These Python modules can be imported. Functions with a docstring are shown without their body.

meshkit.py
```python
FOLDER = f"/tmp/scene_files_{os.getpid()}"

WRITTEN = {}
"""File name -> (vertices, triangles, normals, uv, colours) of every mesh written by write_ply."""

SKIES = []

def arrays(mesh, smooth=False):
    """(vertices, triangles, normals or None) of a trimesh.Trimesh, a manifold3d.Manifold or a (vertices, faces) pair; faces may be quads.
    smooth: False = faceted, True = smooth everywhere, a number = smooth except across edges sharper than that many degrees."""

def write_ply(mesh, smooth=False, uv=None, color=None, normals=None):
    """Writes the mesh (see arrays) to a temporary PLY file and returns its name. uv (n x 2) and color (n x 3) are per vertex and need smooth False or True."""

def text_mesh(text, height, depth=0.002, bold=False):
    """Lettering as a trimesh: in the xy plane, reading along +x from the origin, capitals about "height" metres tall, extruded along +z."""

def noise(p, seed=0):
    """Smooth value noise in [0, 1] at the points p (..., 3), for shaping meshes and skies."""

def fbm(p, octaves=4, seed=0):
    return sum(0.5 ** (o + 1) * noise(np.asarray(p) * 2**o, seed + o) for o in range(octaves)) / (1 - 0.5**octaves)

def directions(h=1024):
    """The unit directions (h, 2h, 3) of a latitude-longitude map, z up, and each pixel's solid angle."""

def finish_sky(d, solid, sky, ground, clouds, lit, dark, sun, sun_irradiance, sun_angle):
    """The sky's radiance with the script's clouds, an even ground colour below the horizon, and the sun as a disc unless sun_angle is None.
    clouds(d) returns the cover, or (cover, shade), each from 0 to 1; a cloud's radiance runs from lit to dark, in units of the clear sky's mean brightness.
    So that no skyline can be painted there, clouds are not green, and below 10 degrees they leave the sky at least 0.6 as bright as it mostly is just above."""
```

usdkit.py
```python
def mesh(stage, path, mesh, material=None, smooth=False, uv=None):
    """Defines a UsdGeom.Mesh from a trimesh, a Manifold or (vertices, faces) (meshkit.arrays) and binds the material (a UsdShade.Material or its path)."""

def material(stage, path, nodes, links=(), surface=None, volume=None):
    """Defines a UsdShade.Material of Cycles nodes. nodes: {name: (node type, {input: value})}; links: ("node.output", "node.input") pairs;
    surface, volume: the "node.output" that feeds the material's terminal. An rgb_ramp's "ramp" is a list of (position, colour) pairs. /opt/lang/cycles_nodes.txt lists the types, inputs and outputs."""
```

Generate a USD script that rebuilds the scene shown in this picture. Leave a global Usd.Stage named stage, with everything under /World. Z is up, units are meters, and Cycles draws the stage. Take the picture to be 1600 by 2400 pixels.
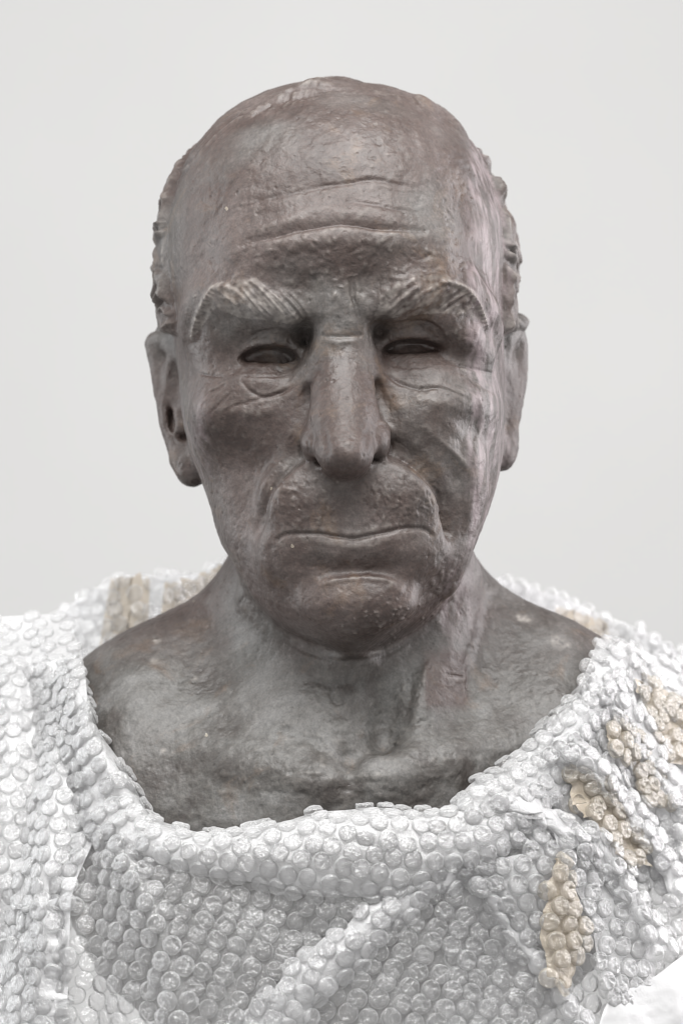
import math, random
import numpy as np, trimesh, usdkit, meshkit
from scipy.interpolate import PchipInterpolator, RBFInterpolator
from scipy.spatial import cKDTree
from scipy import ndimage
from pxr import Usd, UsdGeom, UsdLux, UsdShade, Gf, Sdf, Vt

stage = Usd.Stage.CreateInMemory()
UsdGeom.SetStageUpAxis(stage, UsdGeom.Tokens.z)
UsdGeom.SetStageMetersPerUnit(stage, 1.0)
UsdGeom.Xform.Define(stage, '/World')
random.seed(7)

# ---------------------------------------------------------------- camera
FPX, DIST = 5500.0, 1.10            # focal length in drawing units, distance of the face plane
cam = UsdGeom.Camera.Define(stage, '/World/camera')
cam.AddTranslateOp().Set(Gf.Vec3d(0, -DIST, 0))
cam.AddRotateXOp().Set(90.0)
cam.CreateHorizontalApertureAttr(24.0)
cam.CreateVerticalApertureAttr(36.0)
cam.CreateFocalLengthAttr(24.0 * FPX / 1600)
cam.CreateFStopAttr(7.0)
cam.CreateFocusDistanceAttr(DIST - 0.012)
cam.CreateClippingRangeAttr(Gf.Vec2f(0.05, 50))
cam.CreateExposureAttr(0.0)

# ---------------------------------------------------------------- lamps
def rect_light(name, pos, target, w, h, intensity, color=(1, 1, 1)):
    l = UsdLux.RectLight.Define(stage, '/World/' + name)
    p, t = Gf.Vec3d(*pos), Gf.Vec3d(*target)
    up = Gf.Vec3d(0, 0, 1) if abs((t - p).GetNormalized()[2]) < 0.95 else Gf.Vec3d(0, 1, 0)
    m = Gf.Matrix4d().SetLookAt(p, t, up).GetInverse()
    l.AddTransformOp().Set(m)
    l.CreateWidthAttr(w); l.CreateHeightAttr(h)
    l.CreateIntensityAttr(intensity); l.CreateColorAttr(Gf.Vec3f(*color))
    l.CreateNormalizeAttr(False)
    return l

rect_light('lamp_overhead', (0.05, -0.58, 1.12), (0, 0.06, 0.02), 1.3, 0.9, 11.3, (1.0, 0.995, 0.985))
rect_light('lamp_side', (1.3, 0.42, 0.25), (0, 0.05, 0.05), 1.0, 1.2, 6.5, (1.0, 0.965, 0.985))
rect_light('softbox_left', (-1.4, 0.35, 0.30), (0, 0.05, 0.0), 1.0, 1.3, 3.4, (0.96, 0.985, 1.0))  # unseen softbox lighting the left side
rect_light('fill_front', (-0.35, -1.75, 0.15), (0, 0, -0.08), 1.7, 1.1, 1.1, (1.0, 0.99, 0.985))  # added front fill to brighten the wrap, no source of its own
room = UsdLux.DomeLight.Define(stage, '/World/room_light')      # even light thrown back by the white room
room.CreateIntensityAttr(0.195)
room.CreateColorAttr(Gf.Vec3f(1.0, 0.995, 0.99))

# ---------------------------------------------------------------- helpers
USED = {}
def numbered(path):
    n = USED.get(path, -1) + 1
    USED[path] = n
    return path if n == 0 else '%s_%03d' % (path, n)

def tag(prim, label=None, cat=None, group=None, kind=None):
    for k, v in (('label', label), ('category', cat), ('group', group), ('kind', kind)):
        if v:
            prim.SetCustomDataByKey(k, v)
    return prim

def thing(name, label, cat, group=None, loc=(0, 0, 0)):
    x = UsdGeom.Xform.Define(stage, numbered('/World/' + name))
    x.AddTranslateOp().Set(Gf.Vec3d(*loc))
    return tag(x.GetPrim(), label, cat, group)

def obj(name, mesh, mat, parent=None, smooth=False, normals=None, attrs=None, kind=None):
    base = parent.GetPath().pathString if parent else '/World'
    loc = np.zeros(3)
    if parent:
        loc = np.array(parent.GetAttribute('xformOp:translate').Get()) if parent.GetAttribute('xformOp:translate') else loc
        if parent.GetParent().GetAttribute('xformOp:translate'):
            loc = loc + np.array(parent.GetParent().GetAttribute('xformOp:translate').Get())
    if isinstance(mesh, tuple):
        v, f = mesh
    else:
        v, f = mesh.vertices, mesh.faces
    v = np.asarray(v, float) - loc
    m = usdkit.mesh(stage, numbered(base + '/' + name), (v, np.asarray(f)), mat, smooth=smooth)
    if normals is not None:
        m.CreateNormalsAttr(Vt.Vec3fArray.FromNumpy(normals.astype(np.float32)))
        m.SetNormalsInterpolation('vertex')
    for k, a in (attrs or {}).items():
        UsdGeom.PrimvarsAPI(m).CreatePrimvar(k, Sdf.ValueTypeNames.FloatArray, 'vertex').Set(Vt.FloatArray.FromNumpy(a.astype(np.float32)))
    p = m.GetPrim()
    if kind:
        tag(p, kind=kind)
    return p

def P(px, py, y):
    """Drawing measures (front elevation, 5500 units of focal length) at depth y -> metres."""
    k = (DIST + np.asarray(y, float)) / FPX
    return np.stack(np.broadcast_arrays((np.asarray(px, float) - 800) * k, y, (1200 - np.asarray(py, float)) * k), -1)

def Q(p):
    """metres -> drawing measures of the front elevation."""
    k = FPX / (DIST + p[..., 1])
    return np.stack([800 + p[..., 0] * k, 1200 - p[..., 2] * k], -1)

def spline(pts, n=24):
    pts = np.asarray(pts, float)
    d = np.r_[0, np.cumsum(np.linalg.norm(np.diff(pts, axis=0), axis=1))]
    if len(pts) == 2:
        return pts[0] + (pts[1] - pts[0]) * np.linspace(0, 1, n)[:, None]
    return PchipInterpolator(d, pts)(np.linspace(0, d[-1], n))

# ---------------------------------------------------------------- materials
L = '/World/Looks/'
UsdGeom.Scope.Define(stage, '/World/Looks')

def mat_wall():
    return usdkit.material(stage, L + 'wall_paint', {
        'g': ('geometry', {}),
        'm': ('mapping', {'scale': (1.0, 1.0, 3.5)}),
        'n': ('noise_texture', {'scale': 60.0, 'detail': 5.0, 'roughness': 0.6}),
        'n2': ('noise_texture', {'scale': 2.2, 'detail': 3.0}),
        'r': ('rgb_ramp', {'ramp': [(0.3, (0.505, 0.504, 0.498)), (0.7, (0.53, 0.529, 0.523))]}),
        'b': ('bump', {'strength': 0.25, 'distance': 0.004}),
        'p': ('principled_bsdf', {'roughness': 0.85, 'specular_ior_level': 0.2})},
        [('g.position', 'm.vector'), ('m.vector', 'n.vector'), ('g.position', 'n2.vector'), ('n2.fac', 'r.fac'), ('r.color', 'p.base_color'),
         ('n.fac', 'b.height'), ('b.normal', 'p.normal')], surface='p.BSDF')

def mat_clay():
    """Fired brown clay with a thin greyish bloom, brown stains and pale chips."""
    return usdkit.material(stage, L + 'patinated_clay', {
        'g': ('geometry', {}),
        'a': ('attribute', {'attribute': 'bloom'}),
        'w': ('attribute', {'attribute': 'worn'}),
        'ck': ('attribute', {'attribute': 'chalk'}),
        'mixk': ('mix_color', {'b': (0.29, 0.235, 0.245)}),
        'ckm': ('math', {'math_type': 'multiply', 'value2': 0.62}),
        'n1': ('noise_texture', {'scale': 16.0, 'detail': 6.0, 'roughness': 0.62, 'distortion': 0.6}),
        'n2': ('noise_texture', {'scale': 38.0, 'detail': 5.0, 'roughness': 0.6, 'distortion': 0.4}),
        'n3': ('noise_texture', {'scale': 260.0, 'detail': 4.0, 'roughness': 0.6}),
        'off': ('vector_math', {'math_type': 'add', 'vector2': (3.1, 7.7, 1.3)}),
        'n4': ('noise_texture', {'scale': 24.0, 'detail': 5.0, 'roughness': 0.65, 'distortion': 0.8}),
        'r1': ('rgb_ramp', {'ramp': [(0.34, (0.031, 0.0185, 0.0150)), (0.50, (0.050, 0.0335, 0.0285)), (0.66, (0.083, 0.064, 0.059))]}),
        'r2': ('rgb_ramp', {'ramp': [(0.36, (0.045, 0.039, 0.035)), (0.5, (0.077, 0.073, 0.068)), (0.65, (0.130, 0.127, 0.123))]}),
        'mixb': ('mix_color', {}),
        'rr': ('rgb_ramp', {'ramp': [(0.57, (0, 0, 0)), (0.72, (0.6, 0.6, 0.6))]}),
        'rust': ('mix_color', {'b': (0.110, 0.070, 0.044)}),
        'rf': ('rgb_ramp', {'ramp': [(0.35, (0.86, 0.86, 0.86)), (0.65, (1.12, 1.12, 1.12))]}),
        'fine': ('mix_color', {'blend_type': 'multiply', 'fac': 1.0}),
        'vd': ('noise_texture', {'scale': 300.0, 'detail': 2.0}),
        'vm': ('vector_math', {'math_type': 'multiply_add', 'vector2': (0.0025, 0.0025, 0.0025)}),
        'v': ('voronoi_texture', {'scale': 95.0, 'randomness': 1.0}),
        'n5': ('noise_texture', {'scale': 900.0, 'detail': 2.0, 'roughness': 0.6}),
        'rf5': ('rgb_ramp', {'ramp': [(0.32, (0.80, 0.80, 0.80)), (0.68, (1.18, 1.17, 1.16))]}),
        'fine5': ('mix_color', {'blend_type': 'multiply', 'fac': 1.0}),
        'vs': ('separate_color', {}),
        'chip1': ('math', {'math_type': 'less_than', 'value2': 0.085}),
        'chip2': ('math', {'math_type': 'greater_than', 'value2': 0.97}),
        'chip': ('math', {'math_type': 'multiply'}),
        'chipm': ('math', {'math_type': 'multiply', 'value2': 0.4}),
        'mixc': ('mix_color', {'b': (0.42, 0.37, 0.29)}),
        'mixw': ('mix_color', {'b': (0.36, 0.33, 0.30)}),
        'rough': ('rgb_ramp', {'ramp': [(0.3, (0.42, 0.42, 0.42)), (0.7, (0.62, 0.62, 0.62))]}),
        'bs': ('math', {'math_type': 'multiply_add', 'value2': 0.55}),
        'bump': ('bump', {'strength': 0.55, 'distance': 0.0016}),
        'p': ('principled_bsdf', {'specular_ior_level': 0.55})},
        [('g.position', 'n1.vector'), ('g.position', 'n2.vector'), ('g.position', 'n3.vector'), ('g.position', 'off.vector1'), ('off.vector', 'n4.vector'),
         ('n1.fac', 'r1.fac'), ('n2.fac', 'r2.fac'), ('a.fac', 'mixb.fac'), ('r1.color', 'mixb.a'), ('r2.color', 'mixb.b'),
         ('n4.fac', 'rr.fac'), ('rr.color', 'rust.fac'), ('mixb.result', 'rust.a'),
         ('n3.fac', 'rf.fac'), ('rust.result', 'fine.a'), ('rf.color', 'fine.b'),
         ('g.position', 'vd.vector'), ('vd.color', 'vm.vector1'), ('g.position', 'vm.vector3'), ('vm.vector', 'v.vector'), ('g.position', 'n5.vector'), ('n5.fac', 'rf5.fac'), ('fine.result', 'fine5.a'), ('rf5.color', 'fine5.b'), ('v.color', 'vs.color'), ('v.distance', 'chip1.value1'), ('vs.r', 'chip2.value1'),
         ('chip1.value', 'chip.value1'), ('chip2.value', 'chip.value2'), ('chip.value', 'chipm.value1'), ('chipm.value', 'mixc.fac'), ('fine5.result', 'mixc.a'),
         ('w.fac', 'mixw.fac'), ('ck.fac', 'ckm.value1'), ('ckm.value', 'mixk.fac'), ('mixc.result', 'mixk.a'), ('mixk.result', 'mixw.a'),
         ('mixw.result', 'p.base_color'), ('n2.fac', 'rough.fac'), ('rough.color', 'p.roughness'),
         ('n3.fac', 'bs.value1'), ('n2.fac', 'bs.value3'), ('bs.value', 'bump.height'), ('bump.normal', 'p.normal')], surface='p.BSDF')

CLAY, WALL = mat_clay(), mat_wall()

# ---------------------------------------------------------------- wall behind
n = 40
gx, gz = np.meshgrid(np.linspace(-3, 3, n), np.linspace(-2.0, 2.6, n))
wy = 1.70 + 0.002 * meshkit.fbm(np.stack([gx * 1.5, gz * 1.5, gx * 0], -1), 3)
iv = np.arange(n * n).reshape(n, n)
wf = np.stack([iv[:-1, :-1], iv[:-1, 1:], iv[1:, 1:], iv[1:, :-1]], -1).reshape(-1, 4)
wf = np.vstack([wf[:, [0, 1, 2]], wf[:, [0, 2, 3]]])
tag(obj('wall', (np.stack([gx, wy, gz], -1).reshape(-1, 3), wf), WALL, smooth=True),
    'plain off-white plaster wall behind the bust', 'wall', kind='structure')
# ================================================================ THE BUST
# ---- distance-field sculpting kit (metres)
def smin(a, b, k):
    h = np.clip(0.5 + 0.5 * (b - a) / k, 0, 1)
    return b + (a - b) * h - k * h * (1 - h)

def smax(a, b, k):
    return -smin(-a, -b, k)

def d_cone(p, a, b, ra, rb):
    a, b = np.asarray(a), np.asarray(b)
    ab = b - a
    t = np.clip(((p - a) @ ab) / (ab @ ab), 0, 1)
    return np.linalg.norm(p - a - t[:, None] * ab, axis=1) - (ra + (rb - ra) * t)

def d_ell(p, c, r):
    q = (p - np.asarray(c)) / np.asarray(r)
    k0 = np.linalg.norm(q, axis=1)
    k1 = np.linalg.norm(q / np.asarray(r), axis=1)
    return k0 * (k0 - 1) / np.maximum(k1, 1e-9)

OPS = []      # (op, k, fn, lo, hi)
def op(kind, k, fn, lo, hi):
    OPS.append((kind, k, fn, np.asarray(lo) - 2.0 * k - 0.003, np.asarray(hi) + 2.0 * k + 0.003))

def ball(px, py, y, r, k=0.008, kind='add'):
    """r: radius or (rx, rz, ry) in drawing units for x and z, metres for y."""
    c = P(px, py, y)
    s = (DIST + y) / FPX
    rr = np.array([r[0] * s, r[2], r[1] * s])
    op(kind, k, lambda p: d_ell(p, c, rr), c - rr, c + rr)

def tube(pts, k=0.006, kind='add'):
    """pts: (px, py, y, r) with r in metres."""
    pts = np.asarray(pts, float)
    q = P(pts[:, 0], pts[:, 1], pts[:, 2])
    r = pts[:, 3]
    def fn(p):
        d = d_cone(p, q[0], q[1], r[0], r[1])
        for i in range(1, len(q) - 1):
            d = np.minimum(d, d_cone(p, q[i], q[i + 1], r[i], r[i + 1]))
        return d
    op(kind, k, fn, (q - r[:, None]).min(0), (q + r[:, None]).max(0))

# ---- the head as a loft:      py    xL    xR     yF     yW    yB    n
LOFT = np.array([
    (560, 448, 1130,  0.006, 0.090, 0.185, 2.5),
    (650, 436, 1146,  0.003, 0.088, 0.182, 2.6),
    (750, 428, 1162,  0.003, 0.086, 0.178, 2.7),
    (850, 422, 1176,  0.002, 0.084, 0.170, 2.8),
    (950, 428, 1180, -0.002, 0.080, 0.160, 2.75),
    (1050, 446, 1176, -0.006, 0.074, 0.148, 2.6),
    (1127, 474, 1163, -0.009, 0.068, 0.138, 2.45),
    (1200, 497, 1142, -0.011, 0.063, 0.128, 2.35),
    (1260, 514, 1120, -0.012, 0.058, 0.120, 2.25),
    (1320, 546, 1094, -0.012, 0.054, 0.110, 2.15),
    (1370, 574, 1066, -0.012, 0.046, 0.098, 2.05),
    (1410, 604, 1036, -0.012, 0.040, 0.085, 2.0),
    (1450, 648, 994, -0.009, 0.036, 0.074, 2.0),
    (1485, 710, 930, -0.004, 0.033, 0.065, 2.0),
    (1508, 766, 884,  0.004, 0.031, 0.058, 2.0),
    (1524, 805, 850,  0.014, 0.031, 0.050, 2.0)])
_k = (DIST + LOFT[:, 4]) / FPX
_z = (1200 - LOFT[:, 0]) * _k
_o = np.argsort(_z)
_T = PchipInterpolator(_z[_o], np.stack([(LOFT[:, 1] - 800) * _k, (LOFT[:, 2] - 800) * _k, LOFT[:, 3], LOFT[:, 4], LOFT[:, 5], LOFT[:, 6]], 1)[_o])
ZLO, ZHI = _z.min(), _z.max()

def d_face(p):
    z = np.clip(p[:, 2], ZLO, ZHI)
    xl, xr, yf, yw, yb, n = _T(z).T
    xc, a = (xl + xr) / 2, (xr - xl) / 2
    b = np.where(p[:, 1] < yw, yw - yf, yb - yw)
    n = np.where(p[:, 1] < yw, n, 2.0)
    X, Y = np.abs(p[:, 0] - xc) / a, np.abs(p[:, 1] - yw) / b
    r = (X ** n + Y ** n + 1e-12) ** (1 / n)
    d = (r - 1) * np.minimum(a, b)
    return np.where(p[:, 2] != z, np.sqrt(np.maximum(d, 0) ** 2 + (p[:, 2] - z) ** 2), d)

CR = P(785, 592, 0.095)
def d_cranium(p):
    q = (p - CR) / np.array([0.0845, 0.0, 0.0838]).clip(1e-9)
    ry = np.where(p[:, 1] < CR[1], 0.105, 0.105)
    X, Y, Z = np.abs(q[:, 0]), np.abs(p[:, 1] - CR[1]) / ry, np.abs(q[:, 2])
    n = 2.45
    h = (X ** n + Y ** n) ** (1 / n)
    m = 2.12
    return ((h ** m + Z ** m) ** (1 / m) - 1) * 0.09

BIG = 9.0
op('add', 0.001, d_face, (-BIG,) * 3, (BIG,) * 3)
op('add', 0.020, d_cranium, (-BIG,) * 3, (BIG,) * 3)
# neck, shoulders, chest
def solid(fn, k): op('add', k, fn, (-BIG,) * 3, (BIG,) * 3)
N0, N1 = P(822, 1300, 0.106), P(815, 1640, 0.098)
solid(lambda p: d_cone(p, N0, N1, 0.0575, 0.060), 0.006)
S0 = P(815, 1405, 0.112)
SL, SR = P(268, 1650, 0.098), P(1368, 1610, 0.098)
solid(lambda p: d_cone(p, S0, SL, 0.046, 0.0235), 0.026)
solid(lambda p: d_cone(p, S0, SR, 0.046, 0.0235), 0.026)
C0 = P(805, 2010, 0.095)
solid(lambda p: d_ell(p, C0, (0.136, 0.108, 0.118)), 0.036)
UL, UR = P(340, 1880, 0.09), P(1290, 1870, 0.09)
solid(lambda p: np.minimum(d_ell(p, UL, (0.038, 0.07, 0.075)), d_ell(p, UR, (0.040, 0.07, 0.075))), 0.035)
# neck cords, sternal notch, clavicles
tube([(1072, 1345, .074, .011), (1050, 1450, .062, .0115), (1015, 1560, .045, .011), (968, 1680, .024, .009), (925, 1770, .010, .006)], .012)
tube([(580, 1400, .078, .010), (660, 1560, .056, .010), (745, 1690, .028, .008), (800, 1770, .010, .005)], .014)
ball(905, 1690, .006, (42, 95, .014), .016, 'sub')
ball(812, 1640, .034, (40, 45, .012), .012)
ball(815, 1790, -.004, (45, 40, .008), .012, 'sub')
tube([(885, 1830, -.002, .007), (1050, 1790, .012, .007), (1230, 1740, .04, .006)], .016)
tube([(760, 1830, -.002, .006), (580, 1800, .014, .007), (400, 1760, .045, .006)], .016)

# ---- face
# forehead bosses and the roll of skin over the brows
tube([(590, 610, .006, .010), (700, 585, .000, .012), (800, 575, -.002, .012), (900, 580, -.001, .012), (1000, 600, .004, .010)], .018)
# brow ridges (viewer's left, right), glabella
tube([(462, 770, .032, .008), (475, 725, .022, .010), (512, 690, .012, .0105), (580, 692, .003, .0105), (650, 722, -.001, .010), (722, 756, -.001, .0085)], .010)
tube([(868, 745, -.001, .0085), (905, 712, -.003, .010), (950, 682, -.004, .011), (1010, 668, .001, .011), (1075, 684, .010, .011), (1122, 730, .022, .010), (1136, 775, .034, .008)], .010)
ball(800, 720, .000, (62, 62, .012), .012)
# eye sockets
ball(618, 838, -.010, (106, 60, .0215), .009, 'sub')
ball(966, 830, -.010, (102, 56, .0205), .009, 'sub')
ball(720, 802, -.006, (34, 50, .0230), .008, 'sub')
ball(884, 796, -.006, (32, 46, .0230), .008, 'sub')
# eyeballs
ball(628, 846, .0280, (86, 82, .0185), .002)
ball(968, 832, .0270, (88, 82, .0185), .002)
# upper lids: lid plate and edge roll
tube([(548, 858, .0165, .0032), (574, 832, .0105, .0038), (606, 812, .0070, .0042), (642, 806, .0062, .0044), (680, 816, .0085, .0040), (712, 848, .0150, .0028)], .0025)
tube([(566, 824, .016, .0034), (602, 798, .0125, .0042), (640, 788, .0118, .0042), (684, 798, .014, .0036)], .004)
tube([(880, 832, .0155, .0028), (904, 808, .0105, .0036), (936, 793, .0072, .0042), (975, 789, .0065, .0044), (1012, 798, .0085, .0042), (1050, 824, .0155, .0032)], .0025)
tube([(900, 790, .016, .0032), (940, 774, .0125, .0042), (980, 771, .0120, .0042), (1022, 784, .015, .0036)], .004)
# hooded skin over the outer corners
tube([(1030, 742, .004, .0070), (1085, 785, .012, .0085), (1122, 832, .024, .0080)], .007)
tube([(560, 742, .012, .006), (520, 780, .018, .007), (500, 830, .026, .006)], .010)
# the openings under the upper lids, then lower lids and bags
ball(632, 843, .0050, (78, 33, .0160), .0022, 'sub')
ball(964, 826, .0050, (82, 31, .0160), .0022, 'sub')
ball(632, 860, .0322, (96, 68, .0190), .0015)
ball(966, 842, .0302, (100, 68, .0190), .0015)
tube([(548, 862, .0165, .0026), (586, 868, .0110, .0032), (625, 870, .0086, .0036), (668, 867, .0098, .0032), (710, 852, .0150, .0026)], .0020)
tube([(884, 836, .0155, .0026), (925, 845, .0105, .0032), (965, 848, .0086, .0036), (1006, 844, .0103, .0032), (1050, 828, .0160, .0026)], .0020)
ball(622, 900, .0140, (76, 31, .0130), .004)
ball(978, 882, .0140, (86, 32, .0130), .004)
# cheekbones
ball(560, 975, .022, (92, 60, .022), .022)
ball(1040, 958, .018, (92, 60, .022), .022)
# hollow of the cheeks
ball(545, 1120, -.010, (60, 110, .0115), .03, 'sub')
ball(1080, 1050, .000, (24, 46, .0090), .020, 'sub')
# nose
tube([(802, 772, .0060, .0085), (803, 830, -.0008, .0084), (804, 900, -.0085, .0096), (806, 980, -.0180, .0108), (808, 1050, -.0255, .0122)], .012)
tube([(803, 850, .005, .0135), (806, 1000, -.0055, .0185)], .016)
ball(809, 1064, -.0280, (62, 50, .0160), .006)
tube([(808, 1084, -.022, .0065), (810, 1106, -.0140, .005)], .005)
tube([(728, 930, -.0045, .002), (700, 1000, -.0095, .002)], .010, 'sub')
tube([(880, 920, -.0045, .002), (912, 985, -.0095, .002)], .010, 'sub')
ball(735, 1040, -.0110, (33, 44, .0145), .0022)
ball(884, 1032, -.0110, (35, 46, .0145), .0022)
tube([(752, 1000, -.0185, .0012), (762, 1032, -.0215, .0014), (764, 1062, -.0225, .0012)], .004, 'sub')
tube([(866, 990, -.0185, .0012), (862, 1022, -.0215, .0014), (858, 1056, -.0225, .0012)], .004, 'sub')
ball(748, 1085, -.0170, (16, 9, .009), .0026, 'sub')
ball(880, 1078, -.0175, (22, 11, .011), .0024, 'sub')
# muzzle, lips, chin
ball(818, 1164, -.0020, (196, 98, .0170), .009)
ball(710, 1185, -.001, (80, 72, .0150), .016)
ball(935, 1165, -.001, (86, 74, .0150), .016)
tube([(668, 1296, .005, .006), (745, 1288, -.0015, .0080), (830, 1296, -.0035, .0085), (915, 1284, -.0020, .0084), (995, 1276, .005, .006)], .018)
ball(826, 1288, -.0010, (196, 92, .0150), .012)
ball(842, 1342, -.0240, (140, 18, .0098), .010, 'sub')
ball(838, 1412, -.0060, (132, 62, .0140), .010)
# nasolabial folds: hollow outside the muzzle, fat pad beyond
tube([(700, 1062, -.008, .0042), (658, 1105, -.0085, .0036), (622, 1160, -.0060, .0034), (600, 1230, .002, .0026)], .007, 'sub')
tube([(920, 1052, -.0085, .0042), (968, 1080, -.0095, .0045), (1014, 1124, -.0075, .0042), (1042, 1186, -.0010, .0036), (1042, 1245, .003, .0026)], .007, 'sub')
tube([(985, 985, .002, .007), (1040, 1035, .005, .0085), (1090, 1090, .012, .0075), (1100, 1150, .0155, .0065), (1080, 1230, .0165, .0065), (1058, 1290, .0175, .007), (1036, 1345, .020, .007)], .014)
# double chin rolls under the jaw
tube([(600, 1400, .056, .008), (660, 1470, .048, .009), (730, 1530, .040, .010), (815, 1560, .036, .010), (900, 1540, .040, .010), (990, 1460, .050, .008), (1050, 1385, .062, .006)], .012)
# ears
tube([(430, 806, .090, .006), (390, 797, .099, .0068), (369, 806, .103, .0066), (376, 858, .101, .0056), (384, 918, .096, .0054), (402, 985, .091, .0056), (420, 1032, .087, .0054), (428, 1075, .084, .0068), (450, 1106, .080, .0070)], .0035)
ball(424, 940, .092, (42, 150, .010), .006)
ball(406, 930, .085, (15, 84, .008), .003, 'sub')
ball(428, 1000, .080, (16, 34, .008), .003, 'sub')
tube([(404, 860, .093, .004), (416, 930, .089, .0045), (430, 1000, .083, .004)], .003)
ball(455, 1085, .082, (34, 42, .009), .006)
tube([(1176, 800, .090, .006), (1202, 778, .102, .0062), (1210, 804, .103, .0060), (1208, 880, .099, .0058), (1198, 950, .094, .0056), (1184, 1000, .089, .0056), (1184, 1045, .085, .0064), (1174, 1074, .081, .0064)], .0035)
ball(1176, 930, .092, (34, 140, .010), .006)
ball(1174, 1050, .084, (24, 38, .009), .006)

def field(p):
    d = np.full(len(p), 1.0)
    for kind, k, fn, lo, hi in OPS:
        if hi[0] > 5:
            sub = slice(None)
            q = p
        else:
            sub = np.nonzero(((p > lo) & (p < hi)).all(1))[0]
            if not len(sub):
                continue
            q = p[sub]
        e = fn(q)
        d[sub] = smin(d[sub], e, k) if kind == 'add' else smax(d[sub], -e, k)
    return d

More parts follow.
